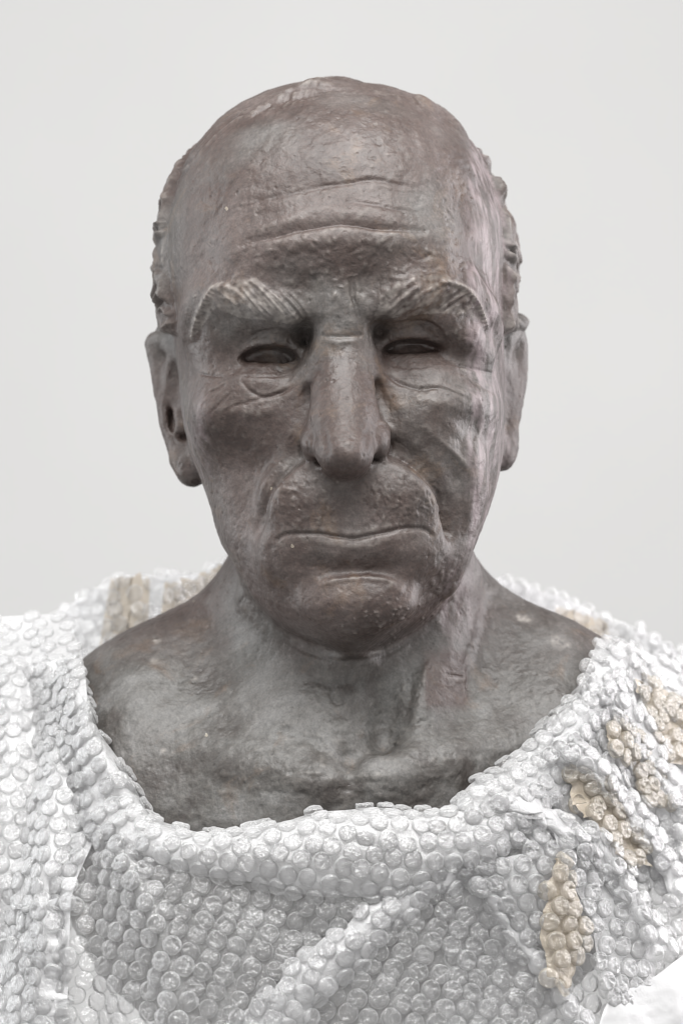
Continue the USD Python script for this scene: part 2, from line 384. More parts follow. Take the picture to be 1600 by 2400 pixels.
def surface_nets(fn, lo, hi, h, coarse=4):
    lo, hi = np.asarray(lo, float), np.asarray(hi, float)
    H = h * coarse
    nc = np.ceil((hi - lo) / H).astype(int)
    g = np.stack(np.meshgrid(*[np.arange(m + 1) for m in nc], indexing='ij'), -1)
    dc = fn((lo + g.reshape(-1, 3) * H)).reshape(nc + 1)
    s = dc < 0
    mx, mn = ndimage.maximum_filter(s, 3), ndimage.minimum_filter(s, 3)
    near = (mx != mn) | (np.abs(dc) < H * 1.0)
    near = ndimage.binary_dilation(near)
    F = np.where(np.repeat(np.repeat(np.repeat(s, coarse, 0), coarse, 1), coarse, 2), -1.0, 1.0).astype(np.float32)
    B = np.repeat(np.repeat(np.repeat(near, coarse, 0), coarse, 1), coarse, 2)
    idx = np.argwhere(B)
    out = np.empty(len(idx), np.float32)
    for i in range(0, len(idx), 400000):
        out[i:i + 400000] = fn(lo + idx[i:i + 400000] * h)
    F[tuple(idx.T)] = out
    S = F < 0
    cnt = np.zeros(np.array(F.shape) - 1, np.uint8)
    for o in np.ndindex(2, 2, 2):
        cnt += S[o[0]:S.shape[0] - 1 + o[0], o[1]:S.shape[1] - 1 + o[1], o[2]:S.shape[2] - 1 + o[2]]
    cells = np.argwhere((cnt > 0) & (cnt < 8))
    cid = np.full(cnt.shape, -1, np.int32)
    cid[tuple(cells.T)] = np.arange(len(cells))
    acc, num = np.zeros((len(cells), 3)), np.zeros(len(cells))
    corners = [np.array(o) for o in np.ndindex(2, 2, 2)]
    val = {tuple(o): F[tuple((cells + o).T)] for o in corners}
    for a in corners:
        for ax in range(3):
            if a[ax] == 0:
                b = a.copy(); b[ax] = 1
                va, vb = val[tuple(a)], val[tuple(b)]
                m = (va < 0) != (vb < 0)
                t = va[m] / (va[m] - vb[m])
                acc[m] += a + t[:, None] * (b - a)
                num[m] += 1
    V = lo + (cells + acc / num[:, None]) * h
    faces = []
    for ax in range(3):
        u, w = (ax + 1) % 3, (ax + 2) % 3
        sl0, sl1 = [slice(1, -1)] * 3, [slice(1, -1)] * 3
        sl0[ax], sl1[ax] = slice(0, -1), slice(1, None)
        e = np.argwhere(S[tuple(sl0)] != S[tuple(sl1)])
        off = np.ones(3, int); off[ax] = 0
        e = e + off
        ok = (e < np.array(cnt.shape)).all(1)
        e = e[ok]
        inside = S[tuple(e.T)]
        du, dw = np.zeros(3, int), np.zeros(3, int); du[u] = 1; dw[w] = 1
        q = np.stack([cid[tuple((e - du - dw).T)], cid[tuple((e - dw).T)], cid[tuple(e.T)], cid[tuple((e - du).T)]], 1)
        q[~inside] = q[~inside][:, ::-1]
        faces.append(q)
    q = np.vstack(faces)
    q = q[(q >= 0).all(1)]
    return V, q

def vnormals(v, f):
    fn = np.cross(v[f[:, 1]] - v[f[:, 0]], v[f[:, 2]] - v[f[:, 0]])
    n = np.stack([np.bincount(f.ravel(), np.repeat(fn[:, k], 3), len(v)) for k in range(3)], 1)
    return n / np.maximum(np.linalg.norm(n, axis=1, keepdims=True), 1e-20)

def laplace(v, f, it, lam=0.5, mu=-0.52):
    from scipy.sparse import coo_matrix, diags
    e = np.vstack([f[:, [0, 1]], f[:, [1, 2]], f[:, [2, 0]]])
    A = coo_matrix((np.ones(len(e) * 2), (np.r_[e[:, 0], e[:, 1]], np.r_[e[:, 1], e[:, 0]])), (len(v), len(v))).tocsr()
    A.data[:] = 1
    W = diags(1 / np.maximum(np.asarray(A.sum(1)).ravel(), 1)) @ A
    for _ in range(it):
        v = v + lam * (W @ v - v)
        v = v + mu * (W @ v - v)
    return v, W

GRID = 0.00135
bv, bq = surface_nets(field, (-0.175, -0.075, -0.27), (0.175, 0.235, 0.235), GRID)
bf = np.vstack([bq[:, [0, 1, 2]], bq[:, [0, 2, 3]]])
bv, _ = laplace(bv, bf, 3)
# keep what can show (the back of the bust below the wrap's edge is left coarse), refine the front
fc = bv[bf].mean(1)
want = (fc[:, 1] < 0.135) & (fc[:, 2] > -0.175)
e = np.sort(np.vstack([bf[:, [0, 1]], bf[:, [1, 2]], bf[:, [2, 0]]]), axis=1)
key = e[:, 0].astype(np.int64) * len(bv) + e[:, 1]
split_key = np.unique(key.reshape(3, -1)[:, want].ravel())
def refine(v, f, split_key):
    """1:4 where all edges split, otherwise 1:2 / 1:3 so that no cracks open."""
    nv = len(v)
    a, b = split_key // nv, split_key % nv
    mid = nv + np.arange(len(split_key))
    v2 = np.vstack([v, (v[a] + v[b]) / 2])
    def m(i, j):
        k = np.minimum(f[:, i], f[:, j]).astype(np.int64) * nv + np.maximum(f[:, i], f[:, j])
        p = np.searchsorted(split_key, k)
        p = np.minimum(p, len(split_key) - 1)
        return np.where(split_key[p] == k, mid[p], -1)
    m01, m12, m20 = m(0, 1), m(1, 2), m(2, 0)
    c = (m01 >= 0).astype(int) + (m12 >= 0) + (m20 >= 0)
    out = [f[c == 0]]
    s = c == 3
    A, B, C, x, y, z = f[s, 0], f[s, 1], f[s, 2], m01[s], m12[s], m20[s]
    out += [np.stack(t, 1) for t in ((A, x, z), (x, B, y), (z, y, C), (x, y, z))]
    for rot in range(3):
        i, j, k = rot, (rot + 1) % 3, (rot + 2) % 3
        ms = [m01, m12, m20]
        mi, mj, mk = ms[rot], ms[(rot + 1) % 3], ms[(rot + 2) % 3]
        s = (c == 1) & (mi >= 0)
        out += [np.stack([f[s, i], mi[s], f[s, k]], 1), np.stack([mi[s], f[s, j], f[s, k]], 1)]
        s = (c == 2) & (mk < 0)
        out += [np.stack([mi[s], f[s, j], mj[s]], 1), np.stack([f[s, i], mi[s], mj[s]], 1), np.stack([f[s, i], mj[s], f[s, k]], 1)]
    return v2, np.vstack(out)
bv, bf = refine(bv, bf, split_key)
bv, W = laplace(bv, bf, 2)
bn = vnormals(bv, bf)
for _ in range(3):
    bn = W @ bn
bn /= np.linalg.norm(bn, axis=1, keepdims=True)

# ---- modelling-tool marks: every mark is a stroke on the front elevation, pressed in or raised along the skin's normal
uv = Q(bv)
disp = np.zeros(len(bv))
front = np.clip((0.10 - bv[:, 1]) / 0.03, 0, 1) * np.clip(-bn[:, 1] * 2.5 + 0.35, 0, 1)
tree2 = cKDTree(uv)
def stroke(pts, depth, width, taper=True, n=30, mask=front, sharp=2.0):
    """depth in mm (positive = raised), width in drawing units (gaussian radius)."""
    c = spline(pts, n)
    if mask is front:
        depth *= 0.72 if depth < 0 else 0.85                     # worn soft
    hits = np.unique(np.concatenate([np.array(h, int) for h in tree2.query_ball_point(c, width * 3.0)] or [np.zeros(0, int)]))
    if not len(hits):
        return
    q = uv[hits]
    best, bt = np.full(len(hits), 1e9), np.zeros(len(hits))
    for i in range(n - 1):
        a, ab = c[i], c[i + 1] - c[i]
        t = np.clip(((q - a) @ ab) / max(ab @ ab, 1e-9), 0, 1)
        d = np.hypot(*(q - a - t[:, None] * ab).T)
        m = d < best
        best[m], bt[m] = d[m], (i + t[m]) / (n - 1)
    g = np.exp(-(best / width) ** sharp)
    if taper:
        g = g * np.clip(4 * np.minimum(bt, 1 - bt) + 0.12, 0, 1)
    disp[hits] += depth * 1e-3 * g * mask[hits]
# forehead wrinkles
stroke([(560, 486), (600, 474), (642, 461), (690, 452), (738, 443)], -0.5, 6)
stroke([(715, 448), (760, 437), (810, 429), (870, 421), (930, 432), (975, 440)], -0.9, 6)
stroke([(600, 492), (700, 470), (800, 455), (900, 445)], 0.7, 16)
stroke([(812, 470), (850, 476), (900, 485), (950, 493), (985, 500)], -0.8, 6)
stroke([(640, 520), (700, 500), (780, 492), (860, 500), (940, 510)], 1.2, 18)
stroke([(555, 572), (600, 562), (642, 553), (690, 540), (738, 531), (810, 523), (850, 528), (880, 533), (930, 534), (970, 536), (1012, 541)], -1.5, 9)
stroke([(560, 575), (642, 556), (738, 534), (810, 526), (880, 536), (1000, 541)], -0.8, 3.5)
stroke([(600, 590), (690, 568), (800, 555), (900, 560), (980, 568)], 1.3, 20)
stroke([(580, 545), (660, 522), (740, 510)], 0.8, 14)
stroke([(1043, 470), (1058, 520), (1067, 568), (1076, 616), (1090, 640)], -0.5, 7)
for i in range(26):
    t = random.random()
    x, y = 1040 + 42 * t + random.gauss(0, 7), 465 + 170 * t
    stroke([(x, y), (x + random.gauss(3, 4), y + random.uniform(4, 12))], random.choice((-0.7, -0.5, 0.5)), 3.2, n=4)
# temple planes
stroke([(1092, 430), (1106, 520), (1112, 600), (1118, 700)], 0.8, 16)
stroke([(1070, 420), (1080, 500), (1090, 580)], -0.9, 24)
stroke([(452, 560), (446, 640), (440, 740)], 0.9, 14)
stroke([(500, 560), (490, 620)], -1.2, 26)
# frown lines, nasion crease
stroke([(823, 645), (827, 690), (838, 728), (845, 775)], -1.6, 7)
stroke([(757, 690), (752, 730), (756, 775)], -1.1, 8)
stroke([(843, 690), (858, 720), (866, 750)], 0.8, 9)
stroke([(756, 786), (800, 789), (845, 786)], -1.0, 5.5, taper=False)
stroke([(760, 797), (802, 800), (842, 797)], 0.4, 9)
stroke([(745, 800), (738, 850), (722, 900), (706, 950)], -0.8, 9)
stroke([(858, 800), (868, 850), (885, 900), (905, 960)], -0.8, 9)
# brows: crisp outer ridge and combed tufts
stroke([(452, 790), (458, 756), (470, 720), (486, 690), (505, 672), (530, 670)], 1.2, 7, taper=False)
stroke([(470, 790), (476, 750), (492, 712), (512, 694)], -0.35, 9)
brow_l = [((500, 672), (560, 722), 1.5, 5), ((516, 668), (585, 730), 1.3, 5), ((536, 670), (606, 738), 1.5, 5), ((556, 664), (622, 742), 1.2, 4.5), ((566, 660), (600, 700), 1.6, 5),
          ((584, 656), (662, 742), 1.8, 6.5), ((600, 660), (668, 730), 1.3, 5), ((618, 672), (690, 752), 1.3, 5), ((640, 688), (706, 762), 1.0, 4.5), ((664, 690), (716, 752), 0.9, 4.5),
          ((560, 700), (600, 742), 1.0, 4), ((522, 690), (566, 736), 0.9, 4), ((598, 704), (640, 748), 1.0, 4), ((480, 690), (530, 740), 0.8, 4), ((672, 680), (728, 748), 0.7, 4)]
brow_r = [((886, 712), (940, 664), 2.2, 7), ((905, 716), (985, 646), 1.6, 5), ((900, 738), (962, 690), 1.3, 6), ((918, 720), (990, 668), 1.5, 6), ((940, 724), (1010, 676), 1.5, 6),
          ((960, 722), (1030, 668), 1.3, 5), ((985, 722), (1056, 670), 1.4, 5), ((1010, 722), (1076, 676), 1.2, 4.5), ((1030, 728), (1092, 688), 1.2, 4.5), ((1052, 732), (1104, 700), 1.0, 4.5),
          ((1068, 742), (1112, 716), 0.9, 4), ((926, 742), (985, 716), 0.8, 4.5), ((880, 742), (915, 722), 0.8, 5), ((1046, 664), (1070, 660), 1.5, 8)]
rng = random.Random(3)
for (a, b, d, w) in brow_l + brow_r:
    mid = ((a[0] + b[0]) / 2 + rng.gauss(0, 2), (a[1] + b[1]) / 2 - 5)
    stroke([a, mid, b], d * rng.uniform(.45, .85), w * rng.uniform(.9, 1.35), n=12)
    sx = 8 if b[0] > a[0] and a in [s[0] for s in brow_l] else -8
    for _ in range(2):
        o = rng.uniform(-7, 7)
        stroke([(a[0] + o + 3, a[1] + 8 + o * .3), (mid[0] + o + 3, mid[1] + 9 + o * .3), (b[0] + o, b[1] + 3)], rng.choice((-0.45, -0.3, 0.0, 0.25)), rng.uniform(2.2, 3.4), n=10)
stroke([(1040, 662), (1080, 668), (1108, 692), (1128, 728), (1136, 765)], 1.4, 6, taper=False)
for i in range(14):
    t = i / 13
    c = spline([(500, 676), (474, 720), (456, 785)], 14)[i]
    stroke([(c[0] - 6, c[1] - 2), (c[0] + 9, c[1] + 6)], 0.6, 3.2, n=4)
    c = spline([(1075, 668), (1112, 700), (1134, 760)], 14)[i]
    stroke([(c[0] + 6, c[1] - 2), (c[0] - 9, c[1] + 5)], 0.6, 3.2, n=4)
for i in range(22):
    x, y = rng.uniform(1030, 1120), rng.uniform(700, 800)
    stroke([(x, y), (x + rng.gauss(2, 4), y + rng.uniform(8, 22))], rng.choice((-0.35, 0.35, 0.4)), 4.5, n=4)
# lid creases, bags, crow's feet
stroke([(575, 806), (612, 778), (650, 772), (690, 790)], -0.9, 5)
stroke([(900, 776), (940, 757), (985, 753), (1025, 768), (1045, 785)], -1.0, 5)
stroke([(560, 884), (585, 915), (618, 930), (655, 920), (690, 897), (704, 872)], -1.0, 5)
stroke([(545, 955), (597, 938), (661, 920), (700, 900)], -0.9, 4)
stroke([(892, 866), (929, 894), (965, 908), (993, 912), (1030, 906)], -1.1, 5)
stroke([(985, 908), (1030, 910), (1079, 926), (1104, 940)], -0.7, 4)
stroke([(575, 878), (620, 882), (670, 880)], -0.5, 3)
stroke([(915, 856), (960, 862), (1010, 858)], -0.4, 4)
for pts, d in (([(1050, 850), (1100, 862), (1165, 877)], -0.9), ([(1072, 866), (1120, 895), (1166, 926)], -1.0), ([(1078, 848), (1076, 868), (1086, 880)], -0.7), ([(1060, 902), (1100, 915), (1140, 940)], -0.5),
               ([(463, 872), (490, 880), (525, 881)], -0.9), ([(488, 922), (508, 912), (530, 898)], -0.9), ([(488, 972), (515, 945), (545, 916)], -0.9), ([(520, 972), (540, 955), (570, 945)], -0.6),
               ([(1120, 905), (1150, 916)], -0.4)):
    stroke(pts, d, 3.6)
# cheek planes
stroke([(555, 962), (600, 966), (650, 955)], 1.0, 16)
stroke([(955, 930), (1020, 942), (1090, 955)], 1.0, 15)
stroke([(985, 990), (1040, 1040), (1088, 1085), (1104, 1120), (1100, 1190), (1086, 1270)], 0.8, 8)
stroke([(1000, 980), (1056, 1018), (1094, 1062)], -0.8, 12)
stroke([(1124, 880), (1128, 960), (1118, 1030), (1112, 1090), (1120, 1180)], 0.9, 10)
# nose: wing crease, tip, small flaws
stroke([(762, 1005), (766, 1040), (770, 1068)], -0.9, 7)
stroke([(862, 995), (860, 1030), (852, 1064)], -0.7, 7)
stroke([(704, 1040), (706, 1070), (722, 1084)], -0.7, 5)
stroke([(916, 1028), (916, 1056), (906, 1070)], -0.7, 5)
stroke([(880, 992), (892, 990), (904, 1000)], 0.6, 4)
# nasolabial lines
stroke([(716, 1070), (678, 1100), (645, 1135), (624, 1190), (620, 1240)], -1.0, 6)
stroke([(728, 1084), (694, 1112), (662, 1146), (644, 1195)], 0.8, 11)
stroke([(914, 1066), (950, 1082), (977, 1105), (1008, 1135), (1026, 1162), (1028, 1210), (1018, 1260)], -1.1, 6)
stroke([(905, 1082), (940, 1098), (966, 1120), (994, 1150), (1008, 1190)], 0.8, 11)
# mouth
stroke([(650, 1264), (660, 1256), (680, 1251), (741, 1250), (790, 1257), (827, 1261), (860, 1256), (902, 1247), (956, 1237), (985, 1238), (1004, 1244), (1012, 1254)], -1.6, 5.0, taper=False, n=50)
stroke([(660, 1262), (741, 1252), (827, 1263), (902, 1250), (1000, 1243)], -0.6, 2.6, n=40)
stroke([(700, 1270), (760, 1272), (830, 1281), (900, 1269), (970, 1258)], 0.5, 8)
stroke([(800, 1250), (826, 1252), (850, 1247)], 0.6, 8)
stroke([(1014, 1262), (1028, 1290), (1040, 1320), (1038, 1350)], -0.5, 9)
stroke([(642, 1272), (632, 1300), (640, 1330)], -0.7, 8)
stroke([(735, 1352), (790, 1341), (848, 1336), (910, 1342), (950, 1356)], -0.6, 9)
stroke([(741, 1372), (800, 1360), (860, 1356), (910, 1362), (940, 1374)], 1.3, 7)
stroke([(905, 1370), (930, 1382), (945, 1390)], 1.0, 11)
stroke([(640, 1290), (650, 1380), (690, 1450)], -0.5, 10)
# moustache stubble on the viewer's right of the lip, faint on the left
for i in range(135):
    x, y = rng.uniform(850, 1012), rng.uniform(1110, 1232)
    if (x - 925) ** 2 / 98 ** 2 + (y - 1185) ** 2 / 75 ** 2 > 1.05 or y > 1245 - 0.06 * (x - 800):
        continue
    l = rng.uniform(6, 20)
    stroke([(x, y), (x + rng.gauss(2, 2.5), y + l)], rng.choice((-0.6, -0.45, 0.3, -0.35)), rng.uniform(2.2, 3.6), n=5)
for i in range(110):
    x, y = rng.uniform(640, 790), rng.uniform(1120, 1235)
    stroke([(x, y), (x + rng.gauss(-1, 3), y + rng.uniform(4, 14))], rng.choice((-0.35, 0.35, 0.3)), rng.uniform(3, 6), n=4)
# chin stubble, jaw nicks
for i in range(60):
    x, y = rng.gauss(900, 60), rng.gauss(1450, 22)
    stroke([(x, y), (x + rng.gauss(4, 4), y - rng.uniform(2, 8))], rng.choice((-0.4, 0.5)), 3, n=4)
for i in range(30):
    x, y = rng.uniform(1010, 1075), rng.uniform(1300, 1400)
    stroke([(x, y), (x - rng.uniform(2, 8), y + rng.uniform(12, 34))], rng.choice((-0.3, 0.35)), 5, n=5)
# jaw edge rolls
stroke([(548, 1330), (610, 1420), (690, 1480), (760, 1508)], 0.8, 7)
stroke([(1085, 1345), (1040, 1412), (960, 1475), (900, 1506)], 0.9, 7)
stroke([(1070, 1340), (1025, 1400), (945, 1462)], -0.7, 5)
stroke([(575, 1335), (640, 1430), (720, 1485)], -0.6, 6)
stroke([(640, 1470), (720, 1530), (820, 1552), (900, 1535), (1000, 1462)], -0.8, 6)
stroke([(700, 1570), (780, 1605), (860, 1600), (930, 1570)], -0.7, 8)
# neck marks, the small square patch at the throat
stroke([(1040, 1580), (1070, 1585), (1092, 1588)], -0.7, 3)
stroke([(1092, 1560), (1096, 1600), (1090, 1640)], -1.0, 5)
stroke([(1000, 1560), (994, 1600), (1006, 1625)], 0.6, 6)
stroke([(965, 1580), (958, 1650), (945, 1710)], -1.6, 12)
stroke([(790, 1590), (776, 1625), (790, 1650), (815, 1640)], -0.7, 6)
# chest: finger-worked ripples
for i in range(150):
    x, y = rng.gauss(800, 170), rng.uniform(1690, 1900)
    l, w = rng.uniform(16, 60), rng.uniform(5, 12)
    stroke([(x - l / 2, y + rng.gauss(0, 6)), (x, y + rng.gauss(0, 6)), (x + l / 2, y + rng.gauss(0, 6))], rng.choice((-0.4, -0.3, 0.3, 0.4, 0.2)), w, n=7, mask=np.ones(len(bv)))
for i in range(90):
    x, y = rng.uniform(300, 1300), rng.uniform(1560, 1880)
    l, w = rng.uniform(16, 60), rng.uniform(6, 14)
    stroke([(x - l / 2, y + rng.gauss(0, 6)), (x + l / 2, y + rng.gauss(0, 8))], rng.choice((-0.18, 0.18)), w, n=5, mask=np.ones(len(bv)))
# forehead lumps
for i in range(150):
    x, y = rng.gauss(790, 150), rng.uniform(560, 700)
    stroke([(x, y), (x + rng.gauss(0, 14), y + rng.gauss(0, 7))], rng.choice((-0.45, 0.45)), rng.uniform(4, 9), n=4)
for i in range(120):
    x, y = rng.gauss(790, 190), rng.uniform(250, 560)
    stroke([(x, y), (x + rng.gauss(0, 14), y + rng.gauss(0, 3))], rng.choice((-0.4, 0.25, -0.25)), rng.uniform(2.6, 5), n=4)
# combed strands across the crown
for i in range(11):
    o = i * 5.0
    stroke([(520 + o * 4, 300 - o * 1.2), (600 + o * 3, 243 - o * .75), (700 + o * 2, 222 - o * .6), (800 + o, 214 - o * .4)], rng.choice((-0.8, 0.9, 1.1)), 4.5, n=20, mask=np.ones(len(bv)))
for i in range(10):
    o = i * 9.0
    stroke([(880 + o, 205 + o * .35), (960 + o, 232 + o * .5), (1040 + o * .7, 285 + o * .7)], rng.choice((-0.6, 0.7)), 5, n=14, mask=np.ones(len(bv)))
stroke([(500, 330), (570, 262), (640, 238), (760, 226)], -1.0, 5, mask=np.ones(len(bv)))

# ---- fringe of wavy hair round the sides and back
hz, hy = bv[:, 2], bv[:, 1]
side = np.abs(bv[:, 0] - CR[0])
edge_y = np.interp(hz, [0.05, 0.075, 0.09, 0.13, 0.17, 0.20], [0.050, 0.046, 0.044, 0.050, 0.064, 0.090])
hair = np.clip((hy - edge_y) / 0.004, 0, 1) * np.clip((hz - 0.062) / 0.012, 0, 1) * np.clip((side - 0.045) / 0.012, 0, 1)
hair *= np.clip((0.190 - hz) / 0.03, 0, 1) * np.clip((815 - uv[:, 1]) / 50, 0, 1)
hair *= np.clip((775 - uv[:, 1]) / 12 + (hy < 0.088) * 1.0, 0, 1)
nz = meshkit.fbm(np.stack([bv[:, 0] * 0 + np.sign(bv[:, 0]) * 5, hy * 45, hz * 45], -1), 2, 5)
nz2 = meshkit.noise(np.stack([np.sign(bv[:, 0]) * 9, hy * 110, hz * 110], -1), 8)
ph = (hz + hy * np.where(bv[:, 0] > 0, 1.3, 0.7)) * 2 * np.pi / 0.0120 + nz * 15 + nz2 * 2.5
sgn = np.where(bv[:, 0] > 0, 1.0, -1.0)
al, ac = 0.80 * hy - 0.60 * hz, 0.60 * hy + 0.80 * hz
wv = (nz - .5) * 0.030
tuft = meshkit.noise(np.stack([al * 62 + sgn * 3, (ac + wv) * 150, sgn * 5], -1), 61)
tuft2 = meshkit.noise(np.stack([al * 110, (ac + wv) * 330 + sgn, sgn * 7], -1), 62)
lock = np.clip(1 - np.abs(2 * tuft - 1) * 1.25, 0, 1)
disp += hair * (0.0008 + 0.0046 * lock + 0.0024 * tuft2 + 0.0022 * (nz2 - .4))
# thin combed hair over the crown
hl = np.interp(uv[:, 0], [400, 430, 500, 560, 640, 740, 860, 960, 1040, 1100, 1160, 1200], [470, 410, 335, 286, 246, 226, 226, 244, 288, 345, 440, 560])
hl = hl + (meshkit.noise(np.stack([bv[:, 0] * 70, bv[:, 0] * 0, bv[:, 0] * 0], -1), 4) - .5) * 14
crown = np.clip((hl - uv[:, 1]) / 9, 0, 1) * np.clip((hz - 0.150) / 0.015, 0, 1)
cph = (hl - uv[:, 1]) * 2 * np.pi / 15 + meshkit.noise(np.stack([bv[:, 0] * 40, hy * 40, hz * 0], -1), 6) * 5
disp += crown * (0.0007 + 0.0009 * np.abs(np.sin(cph / 2))) * np.clip((0.10 - hy) / 0.02, 0.35, 1)
# ---- overall hand-worked unevenness
disp += (meshkit.fbm(bv @ np.array([[.36, .48, -.8], [-.8, .6, 0], [.48, .64, .6]]) * 55, 3, 11) - 0.5) * 0.0012 + (meshkit.fbm(bv @ np.array([[.36, .48, -.8], [-.8, .6, 0], [.48, .64, .6]]) * 240, 3, 17) - 0.5) * 0.0008
ROT = np.array([[.36, .48, -.8], [-.8, .6, 0], [.48, .64, .6]])
pit = meshkit.noise(bv @ ROT * 380, 23)
disp -= np.clip(pit - 0.80, 0, 1) * 0.0022 * (1 - hair)
bv = bv + bn * disp[:, None]
nrm = vnormals(bv, bf)

def in_poly(q, poly):
    from shapely import Polygon, contains_xy
    return contains_xy(Polygon(poly), q[:, 0], q[:, 1])
bn2 = meshkit.noise(bv @ ROT * 160, 43)
# grey bloom: heavier on the chest and shoulders, light and patchy on the head
bl = np.clip((-0.050 - bv[:, 2]) / 0.03, 0, 1) * 0.92
patch = meshkit.fbm(bv * 22, 4, 31)
bl = np.clip(bl + np.clip((patch - 0.47) * 3.2, 0, 0.75) * (0.85 - bl * 0.5), 0, 1)
# bare pale clay on the crisp edges of the brows
worn = np.zeros(len(bv))
for pts in ([(452, 790), (462, 740), (486, 690), (505, 670), (545, 668)], [(584, 656), (640, 704), (668, 735)], [(905, 700), (940, 664), (985, 646)], [(1050, 660), (1080, 668)], [(1100, 684), (1134, 745)]):
    c = spline(pts, 60)
    d, _ = cKDTree(c).query(uv, distance_upper_bound=14)
    d = np.where(np.isfinite(d), d, 99)
    worn = np.maximum(worn, np.exp(-(d / 6.0) ** 2) * 0.42 * front)
chalk = np.clip((uv[:, 0] - 1086) / 24, 0, 1) * np.clip((bv[:, 2] + 0.045) / 0.03, 0, 1) * (1 - hair) * np.clip((0.085 - hy) / 0.02, 0, 1)
chalk = np.maximum(chalk, 0.55 * np.clip((500 - uv[:, 0]) / 24, 0, 1) * np.clip((uv[:, 1] - 880) / 120, 0, 1) * np.clip((bv[:, 2] + 0.035) / 0.03, 0, 1) * np.clip((0.075 - hy) / 0.02, 0, 1))
chalk = np.maximum(chalk, 0.7 * np.exp(-((uv[:, 0] - 1065) / 40) ** 2 - ((uv[:, 1] - 1420) / 90) ** 2))
chalk *= 0.85 * np.clip((meshkit.fbm(np.stack([bv[:, 0] * 300, hy * 300, hz * 60], -1), 4, 51) - 0.40) * 4.0, 0, 1)
worn = np.maximum(worn, 0.27 * in_poly(uv, [(448, 800), (452, 740), (480, 684), (510, 662), (600, 650), (690, 728), (728, 770), (640, 752), (560, 744), (505, 720)]) * front * np.clip((bn2 - 0.05) * 3, 0, 1))
worn = np.maximum(worn, 0.27 * in_poly(uv, [(870, 750), (900, 690), (950, 650), (1040, 640), (1110, 680), (1142, 760), (1090, 735), (1000, 735)]) * front * np.clip((bn2 - 0.05) * 3, 0, 1))
sm = disp.copy()
for _ in range(10):
    sm = W @ sm
conv = np.clip((disp - sm) / 0.00035, 0, 1)                     # rubbed high points
worn = np.maximum(worn, 0.26 * conv * (0.4 + 0.6 * np.clip((bn2 - .3) * 3, 0, 1)))
for cx, cy, rr_, a_ in ((1222, 1447, 13, .8), (1236, 1452, 8, .6), (1306, 1503, 16, .7), (1322, 1514, 12, .6), (366, 1502, 9, .7), (360, 1548, 9, .5), (383, 1760, 8, .5), (455, 1590, 7, .5)):
    worn = np.maximum(worn, a_ * np.exp(-((uv[:, 0] - cx) / rr_) ** 2 - ((uv[:, 1] - cy) / rr_ / .7) ** 2))
worn *= np.clip((meshkit.noise(bv @ ROT * 500, 41) - 0.2) * 2, 0, 1)
stain = np.clip(1.4 * np.exp(-(np.maximum(np.abs(uv[:, 0] - 1046) - 38, 0) / 14) ** 2 - (np.maximum(np.abs(uv[:, 1] - 1590) - 46, 0) / 22) ** 2), 0, 1)
stain = np.maximum(stain, 0.8 * np.exp(-((uv[:, 0] - 1100) / 60) ** 2 - ((uv[:, 1] - 1450) / 70) ** 2))
bl *= 1 - stain

bust = thing('bust', 'brown clay portrait bust of a frowning balding man, bare shoulders above bubble wrap', 'statue', loc=(0.0, 0.09, -0.27))
fh = hair[bf].mean(1) > 0.5
cu = uv[bf].mean(1)
fy = bv[bf][:, :, 1].mean(1) < 0.045
el = in_poly(cu, [(448, 800), (452, 740), (480, 684), (510, 662), (600, 650), (690, 728), (728, 770), (640, 752), (560, 744), (505, 720), (474, 760), (462, 800)]) & fy
er = in_poly(cu, [(870, 750), (900, 690), (950, 650), (1040, 640), (1110, 680), (1142, 760), (1126, 770), (1090, 735), (1000, 735), (900, 755)]) & fy
ears = in_poly(cu, [(330, 780), (420, 775), (400, 850), (440, 1000), (470, 1140), (420, 1140)]) & ~fy & ~fh & (bv[bf][:, :, 1].mean(1) > 0.066)
ears_r = in_poly(cu, [(1190, 760), (1250, 755), (1240, 900), (1215, 1100), (1150, 1105), (1190, 950)]) & ~fy & ~fh & (bv[bf][:, :, 1].mean(1) > 0.072)
def cut(name, mask, label=None):
    ff = bf[mask]
    used, inv = np.unique(ff.ravel(), return_inverse=True)
    p = obj(name, (bv[used], inv.reshape(-1, 3)), CLAY, bust, normals=nrm[used], attrs={'bloom': bl[used], 'worn': worn[used], 'chalk': chalk[used]})
    if label:
        tag(p, label)
body = ~(fh | el | er | ears | ears_r)
cut('figure', body)
hx = bv[bf][:, :, 0].mean(1) < 0
cut('hair', fh & hx)
cut('hair', fh & ~hx)
cut('eyebrow', el & ~fh, 'eyebrow with tufts slanting down to the nose, viewer\'s left')
cut('eyebrow', er & ~fh & ~el, 'eyebrow with tufts sweeping up and outward, viewer\'s right')
cut('ear', ears & ~el)
cut('ear', ears_r & ~er)
